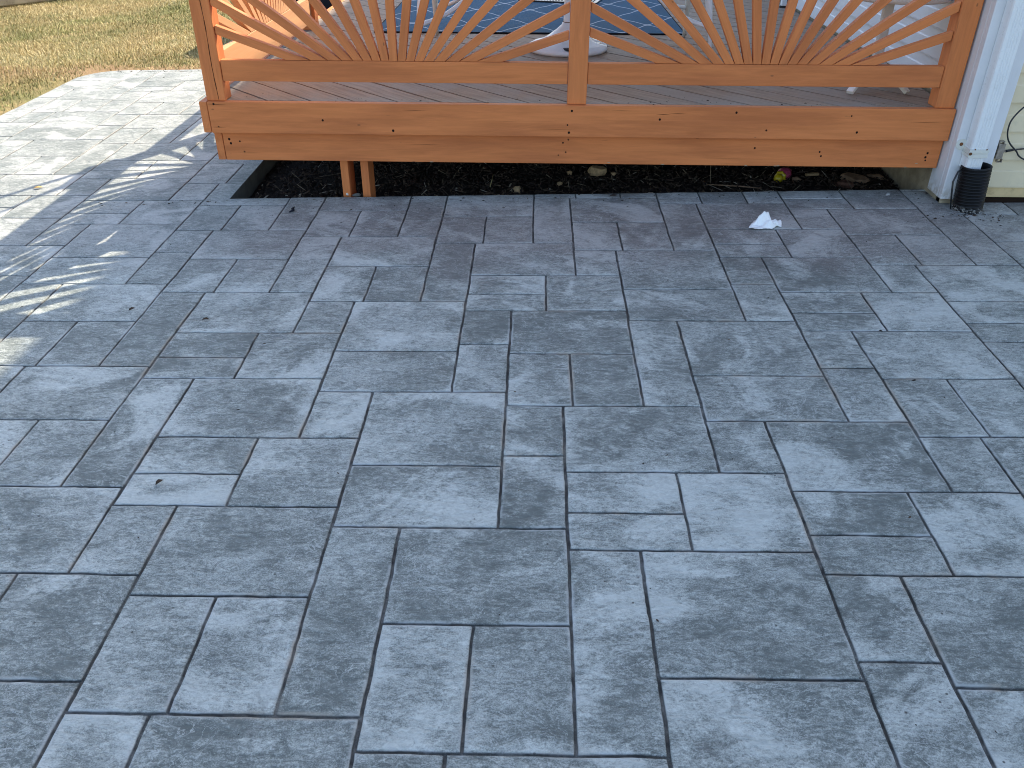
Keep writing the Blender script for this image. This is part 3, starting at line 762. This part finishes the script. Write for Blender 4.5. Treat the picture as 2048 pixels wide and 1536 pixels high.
# umbrella base: a shallow four-lobed dome with hollows, and its tube
base = thing('umbrella_base', (.185, 5.285, DZ), 'white plastic umbrella base with upright tube under the table', 'umbrella base')
m = MB(); n = 64; vs = []; prof = [(1.0, .0), (1.02, .012), (1.0, .028), (.90, .040), (.70, .052), (.50, .078), (.30, .112), (.17, .138), (.15, .150), (.14, .152)]
for (r, z) in prof:
    for k in range(n):
        q = 2 * math.pi * k / n
        lobe = 1 - .16 * max(0, math.cos(4 * (q - R(0)))) ** 3 * (1 if .55 < r < .97 else 0)
        zz = z - (.022 * max(0, math.cos(4 * q)) ** 6 if .6 < r < .95 else 0)
        vs.append(Vector((.185 + .232 * r * math.cos(q), 5.285 + .232 * r * math.sin(q), DZ + .001 + zz)))
L = len(prof)
m.add(vs, [(i * n + k, i * n + (k + 1) % n, (i + 1) * n + (k + 1) % n, (i + 1) * n + k) for i in range(L - 1) for k in range(n)] + [tuple(range(n - 1, -1, -1)), tuple(range((L - 1) * n, L * n))], 0, True)
m.build('weight', RESIN, base)
for k in range(4):
    q = R(90 * k); c = Vector((.185 + .18 * math.cos(q), 5.285 + .18 * math.sin(q), DZ + .030))
    m = MB(); m.lathe([(.001, .000), (.032, .000), (.027, .010), (.001, .011)], c, 20, 0, Matrix.Rotation(q, 3, 'Z'), (.62, 1.25)); m.build('grip_hole', BLACKP, base)
m = MB(); m.lathe([(.001, .150), (.029, .150), (.029, .155), (.0285, .156), (.0285, .50), (.001, .50)], (.185, 5.285, DZ), 28); m.build('tube', RESIN, base)
m = MB(); m.lathe([(.030, .1525), (.0315, .1525), (.0315, .1565), (.030, .1565)], (.185, 5.285, DZ), 28); m.build('seal_ring', RUST, base)

# patio table over the umbrella base: splayed tapering legs, arched braces, oval top
tb = thing('patio_table', (.15, 5.38, DZ), 'white resin patio table with splayed legs and arched braces', 'table')
TZ = DZ + .73
m = MB(); prof = [(.90, TZ - .045), (1.0, TZ - .040), (1.005, TZ - .01), (.99, TZ)]
vs = []; n = 64
for (r, z) in prof:
    for k in range(n):
        q = 2 * math.pi * k / n; vs.append(Vector((.15 + .93 * r * math.copysign(abs(math.cos(q)) ** .75, math.cos(q)), 5.38 + .53 * r * math.copysign(abs(math.sin(q)) ** .75, math.sin(q)), z)))
m.add(vs, [(i * n + k, i * n + (k + 1) % n, (i + 1) * n + (k + 1) % n, (i + 1) * n + k) for i in range(3) for k in range(n)] + [tuple(range(n - 1, -1, -1)), tuple(range(3 * n, 4 * n))], 0, True)
m.build('tabletop', RESIN, tb)
for (sx, sy) in ((-1, -1), (1, -1), (-1, 1), (1, 1)):
    fx, fy = (.15 + sx * .832, 5.0 if sy < 0 else 5.735); tx, ty = (.15 + sx * .70, 5.10 if sy < 0 else 5.64)
    if sy > 0: fx = .15 + sx * .79; tx = .15 + sx * .74
    P = []; rad = []
    for k in range(13):
        t = k / 12; P.append((fx + (tx - fx) * t + sx * .02 * math.sin(t * math.pi), fy + (ty - fy) * t, DZ + .001 + (TZ - .045 - DZ) * t)); rad.append((.009 + .026 * min(1, t * 2.2)) * (1 if sy < 0 else 1.0) + (0 if sy < 0 else .008))
    m = MB(); m.tube(P, rad, 10, flat=.55); m.build('leg', RESIN if sy < 0 else RESIN_TAN, tb)
    B = spline([(fx + (tx - fx) * .27, fy + (ty - fy) * .27 + .005 * sy, DZ + .175), (.15 + sx * .66, fy - sy * .16, DZ + .215), (.15 + sx * .50, fy - sy * .25, DZ + .33), (.15 + sx * .34, 5.38 + sy * .06, DZ + .50), (.15 + sx * .22, 5.38 + sy * .03, TZ - .05)], 6)
    m = MB(); m.tube(B, [.020 - .006 * i / len(B) for i in range(len(B))], 8, flat=.6); m.build('brace', RESIN, tb)

# ribbed doormat on the rug
mt = thing('doormat', (.12, 7.2, DZ), 'black ribbed doormat lying on the blue rug', 'doormat')
rot = Matrix.Rotation(R(-14), 3, 'Z'); c = Vector((.20, 7.28, DZ + .0155))
m = MB()
for (dx, dy, sx, sy) in ((0, -.19, .62, .022), (0, .19, .62, .022), (-.30, 0, .022, .36), (.30, 0, .022, .36)): m.obox(c + rot @ Vector((dx, dy, 0)), (sx, sy, .012), rot)
m.build('border', BLACKP, mt, bevel=.003)
m = MB()
for k in range(26): m.obox(c + rot @ Vector((-.28 + k * .0224, 0, -.002)), (.011, .355, .007), rot @ Matrix.Rotation(R(18), 3, 'Z') if False else rot)
m.obox(c + rot @ Vector((0, 0, -.0058)), (.575, .355, .0006), rot)
m.build('ribs', BLACKP, mt)

# folding side table by the corner post
st_ = thing('side_table', (1.68, 4.37, DZ), 'small white pedestal side table with splayed flat feet by the corner post', 'side table')
TX, TY = 1.672, 4.37
m = MB(); m.lathe([(.001, .405), (.215, .405), (.224, .412), (.224, .432), (.215, .440), (.001, .440)], (TX + .05, TY, DZ), 56, squash=(1, .8)); m.build('tabletop', CREAM, st_)
m = MB(); m.box(TX - .021, TX + .021, TY - .02, TY + .02, DZ + .10, DZ + .404, 2); m.build('pedestal', CREAM, st_, bevel=.005)
def flat_bar(name, p, q, wd, th, mat, par):
    p, q = Vector(p), Vector(q); d = (q - p); L = d.length; d.normalize(); y = Vector((-d.y, d.x, 0)).normalized(); z = d.cross(y).normalized()
    Mx = Matrix((d, y, z)).transposed(); m = MB(); m.obox((p + q) / 2, (L, wd, th), Mx, 0); return m.build(name, mat, par, bevel=.003)
for (ex, ey, mt_) in ((1.520, 4.222, RESIN), (1.800, 4.228, RESIN_TAN), (1.535, 4.52, RESIN), (1.805, 4.52, RESIN_TAN)):
    d_ = Vector((ex - TX, ey - TY, 0)).normalized()
    flat_bar('foot', (ex, ey, DZ + .011), (TX + d_.x * .030, TY + d_.y * .030, DZ + .125), .034, .018, mt_, st_)

# slim white metal post against the wall
pp = thing('metal_post', (1.885, 7.0, DZ), 'slim white square metal post with black base by the siding', 'post')
m = MB(); m.box(1.862, 1.902, 6.985, 7.03, DZ + .012, DZ + 2.2, 2); m.build('shaft', SPOUT, pp, bevel=.006)
m = MB(); m.box(1.852, 1.916, 6.992, 7.06, DZ + .0005, DZ + .0115, 0); m.box(1.903, 1.912, 6.99, 7.03, DZ + .012, DZ + 2.2, 2); m.build('base_plate', BLACKP, pp)

# ------------------------------------------------------------------ things on the ground
def cloth_tissue():
    cx, cy = 1.060, 3.655
    out = [(-.086, -.052), (-.048, -.066), (-.020, -.060), (.012, -.064), (.034, -.042), (.047, -.024), (.066, -.034), (.080, .026), (.068, .020), (.055, .000), (.040, .012), (.030, .030), (.014, .052), (-.012, .058), (-.040, .036), (-.068, -.012)]
    K = len(out)
    def edge(t):
        f = t * K; i = int(f) % K; g = f - int(f); a, b = out[i], out[(i + 1) % K]; return (a[0] + (b[0] - a[0]) * g, a[1] + (b[1] - a[1]) * g)
    rings = 34; per = 180; V = []; C = (-.010, -.010)
    for r in range(rings + 1):
        f = r / rings
        for k in range(per):
            e = edge(k / per)
            x = C[0] + (e[0] - C[0]) * f; y = C[1] + (e[1] - C[1]) * f
            V.append((x, y, f))
    A = np.array(V); x, y, f = A[:, 0], A[:, 1], A[:, 2]
    h = .044 * np.exp(-((((x + .004) * .80 + (y - .016) * .60) / .046) ** 2 + ((-(x + .004) * .60 + (y - .016) * .80) / .024) ** 2) ** 1.5) + .026 * np.exp(-(((x - .012) / .026) ** 2 + ((y + .034) / .022) ** 2)) + .020 * np.exp(-(((x - .046) / .016) ** 2 + ((y - .0) / .02) ** 2)) + .034 * np.exp(-(((x - .076) / .011) ** 2 + ((y - .014) / .02) ** 2))
    ridge = np.exp(-((y - .62 * x - .016) / .006) ** 2) * .008 * (x < .02) - np.exp(-((y - .62 * x + .012) / .006) ** 2) * .008 * (x < .02)
    fold = np.abs(fbm(x + 5, y, 34, 2)) * -.030 + np.abs(fbm(x, y + 5, 80, 2)) * -.012 + .006
    z = np.maximum(.0015, (h + ridge + fold * (h > .004)) * (1 - f ** 5) + .003 + np.abs(fbm(x, y, 60, 2)) * .012 * f)
    P = np.stack([x + cx, y + cy, z + zg(cx, cy) + .001], -1)
    fs = [(r * per + k, r * per + (k + 1) % per, (r + 1) * per + (k + 1) % per, (r + 1) * per + k) for r in range(rings) for k in range(per)]
    m = MB(); m.add([tuple(p) for p in P], fs, 0, True)
    o = m.build('tissue', PAPER, None, (cx, cy, zg(cx, cy)), label='crumpled white paper tissue on the grey patio', cat='tissue', fix=False)
    sm = o.modifiers.new('solid', 'SOLIDIFY'); sm.thickness = .0012
cloth_tissue()

def stone(c, size, seed, mat_, label, rotz=0.0, name='stone', cat='stone', rough=.22):
    bm = bmesh.new(); bmesh.ops.create_icosphere(bm, subdivisions=3, radius=1.0); r2 = random.Random(seed)
    ax = [Vector((r2.gauss(0, 1), r2.gauss(0, 1), r2.gauss(0, 1))).normalized() for _ in range(9)]; dd = [r2.uniform(.55, .85) for _ in ax]
    for v in bm.verts:
        p = v.co.copy()
        for a, d in zip(ax, dd):
            t = p.dot(a)
            if t > d: p -= a * (t - d)
        p *= 1 + rough * (math.sin(p.x * 7 + seed) * math.sin(p.y * 6) * math.cos(p.z * 5)) * .4
        v.co = Matrix.Rotation(rotz, 3, 'Z') @ Vector((p.x * size[0], p.y * size[1], p.z * size[2]))
    me = bpy.data.meshes.new(name); bm.to_mesh(me); bm.free(); me.materials.append(mat_)
    o = bpy.data.objects.new(name, me); COL.objects.link(o); o.location = (c[0], c[1], c[2] + size[2] * .62)
    return setprops(o, label, cat)
TANS = mat_plain('tan_sandstone', (0.50, 0.33, 0.17), .9, .2, .3, 30, .6, (0.12, 0.08, 0.05), .6)
BROWNS = mat_plain('brown_stone', (0.34, 0.21, 0.125), .9, .2, .3, 30, .6, (0.05, 0.035, 0.03), .6)
REDS = mat_plain('red_clay', (0.20, 0.10, 0.065), .95, .2, .3, 40, .8, (0.08, 0.05, 0.04), .6)
stone((.355, 4.62, -.04), (.055, .045, .035), 1, TANS, 'largest tan stone chunk on the dark mulch under the deck', .3)
stone((-.09, 4.335, -.05), (.027, .022, .022), 2, TANS, 'tan stone chunk at the near edge of the mulch bed')
stone((.20, 4.625, -.042), (.017, .015, .013), 3, TANS, 'small tan pebble beside the largest tan chunk, towards the support boards')
stone((.142, 4.45, -.045), (.017, .014, .012), 4, TANS, 'small tan pebble in mulch near the bed front edge')
stone((.445, 4.62, -.04), (.016, .014, .012), 5, TANS, 'small tan pebble touching shade beside the largest tan chunk, towards the toy')
stone((1.437, 4.515, -.027), (.027, .02, .016), 6, BROWNS, 'brown stone chip right beside the pink and yellow toy')
stone((1.755, 4.52, -.024), (.085, .07, .024), 8, BROWNS, 'broad flat brown stone slab near the foundation', -.5, rough=.1)
stone((1.875, 4.56, -.022), (.060, .035, .016), 9, BROWNS, 'thin tilted brown stone between the slab and the foundation', -.6)
stone((1.663, 4.41, -.028), (.055, .045, .030), 10, REDS, 'dark reddish dirt clod in front of the flat slab', .2, 'dirt_clod', 'dirt clod')
m = MB(); m.obox((1.540, 4.585, -.012), (.078, .022, .014), Matrix.Rotation(R(14), 3, 'Z')); m.build('wood_chip', TANS, None, (1.54, 4.585, -.02), bevel=.003, label='short tan wood piece lying between toy and slab', cat='wood piece')
m = MB(); m.tube([(.93, 4.418, -.020), (1.02, 4.395, -.017), (1.11, 4.372, -.014), (1.21, 4.352, -.016)], [.002, .0035, .0038, .003], 7); m.build('twig', BROWNS, None, (1.07, 4.38, -.02), label='long thin brown twig lying along the mulch', cat='twig')
STRAW = mat_plain('straw', (0.42, 0.34, 0.16), .8, .2, .2, 40)
m = MB(); m.tube([(-.237, 4.385, -.038), (-.230, 4.45, -.020), (-.226, 4.50, -.008)], .0022, 6); m.build('straw_stalk', STRAW, None, (-.235, 4.40, -.04), label='pale straw stalk leaning on the dark mulch', cat='straw')

# toy half under the fascia
PINK = mat_plain('pink_plastic', (0.50, 0.065, 0.14), .4, .5, .1, 20); YEL = mat_plain('yellow_plastic', (0.62, 0.46, 0.015), .3, .6, .08, 20)
toy = thing('plastic_toy', (1.35, 4.55, -.035), 'pink and yellow plastic toy lying in the mulch', 'toy')
ax = Vector((.110, .160, .010)).normalized(); zq = ax.to_track_quat('Z', 'Y').to_matrix(); c0 = Vector((1.331, 4.490, -.006))
m = MB(); m.lathe([(.001, -.026), (.012, -.024), (.021, -.015), (.025, -.002), (.022, .012), (.014, .021), (.001, .022)], c0, 28, 0, zq); m.build('head', YEL, toy)
m = MB(); m.lathe([(.001, .0215), (.027, .0215), (.029, .026), (.029, .033), (.024, .037), (.001, .0375)], c0, 28, 0, zq)
for k in range(7):
    q = 2 * math.pi * k / 7; p = c0 + zq @ Vector((.027 * math.cos(q), .027 * math.sin(q), .029)); m.lathe([(.001, -.006), (.006, -.003), (.006, .003), (.001, .006)], p, 10, 0, zq)
m.build('collar', YEL, toy)
m = MB(); m.lathe([(.001, .038), (.018, .039), (.031, .050), (.037, .072), (.037, .095), (.029, .120), (.016, .132), (.001, .134)], c0, 32, 0, zq, (1, .85)); m.build('body', PINK, toy)

# scraps on the slab
m = MB(); m.tube([(-1.170, 3.800, zg(-1.17, 3.8) + .007), (-1.158, 3.822, zg(-1.16, 3.82) + .008), (-1.167, 3.845, zg(-1.17, 3.84) + .007), (-1.163, 3.872, zg(-1.16, 3.87) + .006)], [.004, .008, .007, .002], 8, flat=.7)
m.build('bark_scrap', BLACKF, None, (-1.166, 3.835, zg(-1.166, 3.835)), label='curled black scrap lying on the patio near the bed corner', cat='debris')
def leaf(x, y, s, rz, label, colr):
    z0 = zg(x, y); vs = []; fs = []
    pts = [(-.5, 0), (-.25, .22), (.1, .28), (.5, .03), (.1, -.24), (-.25, -.2)]
    vs = [(x, y, z0 + .009)] + [(x + s * (p[0] * math.cos(rz) - p[1] * math.sin(rz)), y + s * (p[0] * math.sin(rz) + p[1] * math.cos(rz)), z0 + .005 + .006 * abs(p[1]) * 4) for p in pts]
    fs = [(0, i + 1, (i + 1) % 6 + 1) for i in range(6)]
    m = MB(); m.add(vs, fs, 0, True); o = m.build('dry_leaf', colr, None, (x, y, z0), label=label, cat='leaf', fix=False)
    sm = o.modifiers.new('solid', 'SOLIDIFY'); sm.thickness = .0008
LEAF = mat_plain('dry_leaf_brown', (0.42, 0.27, 0.10), .8, .2, .2, 40); LEAF2 = mat_plain('dark_leaf', (0.06, 0.04, 0.025), .85, .2, .2, 40)
leaf(-2.574, 4.145, .05, .5, 'tan dry leaf on the sunlit part of the patio', LEAF)
leaf(-1.52, 2.80, .03, .9, 'small dark leaf scrap inside the slatted shadows, nearest the sunlit patch', LEAF2)
leaf(-1.21, 2.72, .028, .2, 'small dark leaf scrap on the shaded patio beside the slatted shadows', LEAF2)
leaf(-1.02, 1.78, .026, 1.0, 'tiny brown leaf scrap on a long narrow shaded tile', LEAF2)
stone((1.746, 4.035, zg(1.746, 4.035)), (.012, .011, .008), 21, mat_plain('grey_pebble', (.4, .4, .4), .6), 'small pale pebble on the patio edge near the house corner', 0, 'pebble', 'pebble')

def build_crumbs():
    N = 700
    x = rng.uniform(-2.2, 2.6, N); y = rng.uniform(.6, 3.95, N)
    k = rng.random(N)
    e = k < .30; y[e] = pit_y(x[e]) - rng.gamma(1.3, .05, e.sum()) - .01
    b = (k > .30) & (k < .45); x[b] = 2.05 + rng.normal(0, .12, b.sum()); y[b] = 3.80 - np.abs(rng.normal(0, .07, b.sum()))
    l = (k > .45) & (k < .62); x[l] = rng.uniform(PX0 + .02, -1.7, l.sum()); y[l] = PY1 - .02 - rng.gamma(1.2, .06, l.sum())
    d = (k > .62) & (k < .72); x[d] = rng.uniform(-1.4, 1.8, d.sum()); y[d] = 3.99 + rng.gamma(1.4, .05, d.sum())
    y = np.where(d, y, np.minimum(y, np.where(x > PIT_X, pit_y(x) - .005, PY1 - .01)))
    z = np.where(d, DZ, zg(x, y)); S = (rng.gamma(1.6, .0011, N) + .0008) * np.where(k > .72, .55, 1); az = rng.uniform(0, np.pi, N); el = rng.uniform(1, 2.4, N)
    c = [(1, 0, 0), (.3, .8, 0), (-.7, .6, 0), (-.9, -.4, 0), (.2, -.9, 0), (0, 0, 1)]
    ca, sa = np.cos(az), np.sin(az)
    V = np.stack([np.stack([x + S * (u * el * ca - v * sa), y + S * (u * el * sa + v * ca), z + .0005 + S * .8 * h], -1) for u, v, h in c], 1).reshape(-1, 3)
    o = np.arange(N)[:, None] * 6
    F = np.concatenate([o + [i, (i + 1) % 5, 5] for i in range(5)])
    tri_mesh('dirt_crumbs', V, F, {'bc': np.repeat(np.clip(rng.beta(1.2, 3, N), 0, .8), 6)}, bpy.data.materials['mulch_chips'], 'scattered dark dirt crumbs on the patio and deck edge', 'dirt')
build_crumbs()
stone((-.893, 4.066, zg(-.9, 4.05) - .012), (.026, .012, .010), 31, PITWALL, 'pale concrete crumb at the foot of the two support boards', .2, 'concrete_crumb', 'rubble')
stone((-.94, 4.062, zg(-.9, 4.05) - .004), (.010, .009, .008), 32, mat_plain('pale_mortar', (.62, .60, .55), .9), 'tiny white mortar bit under the first support board', .2, 'mortar_bit', 'rubble')

# ------------------------------------------------------------------ beyond the deck
g = thing('covered_grill', (-2.06, 8.75, .06), 'black covered grill standing on the lawn behind the deck', 'grill')
m = MB(); prof = [(-.42, 0), (.42, 0), (.44, .30), (.43, .78), (.36, 1.02), (.20, 1.12), (-.20, 1.12), (-.36, 1.02), (-.43, .78), (-.44, .30)]
m.prism([(u, v) for u, v in prof], lambda u, v, w_: Vector((-2.06 + u, 8.75 + w_, .06 + v)), -.30, .30); m.build('cover', BLACKF, g, bevel=.03)
m = MB(); m.tube([(-2.50, 8.45, .14), (-1.62, 8.45, .14)], .006, 6); m.build('hem_cord', BLACKP, g)
# landscape timber at the far edge of the lawn
m = MB(); p, q = Vector((-7.4, 8.55, .02)), Vector((-5.72, 10.60, .04)); d = (q - p).normalized(); Mx = Matrix((d, Vector((-d.y, d.x, 0)), Vector((0, 0, 1)))).transposed()
m.obox((p + q) / 2 + Vector((0, 0, .045)), ((q - p).length, .14, .12), Mx, 0)
m.build('landscape_timber', TIMBER, None, ((p + q) / 2), bevel=.012, label='pale weathered timber edging at the far corner of the lawn', cat='edging')
m = MB(); p, q = Vector((-5.70, 10.62, .04)), Vector((-4.6, 11.3, .05)); d = (q - p).normalized(); Mx = Matrix((d, Vector((-d.y, d.x, 0)), Vector((0, 0, 1)))).transposed()
m.obox((p + q) / 2 + Vector((0, 0, .06)), ((q - p).length, .14, .15), Mx, 0)
m.build('landscape_timber', mat_plain('dark_timber', (0.10, 0.065, 0.045), .9, .2, .3, 9, .6), None, ((p + q) / 2), bevel=.012, label='dark brown timber edging behind the lawn', cat='edging')
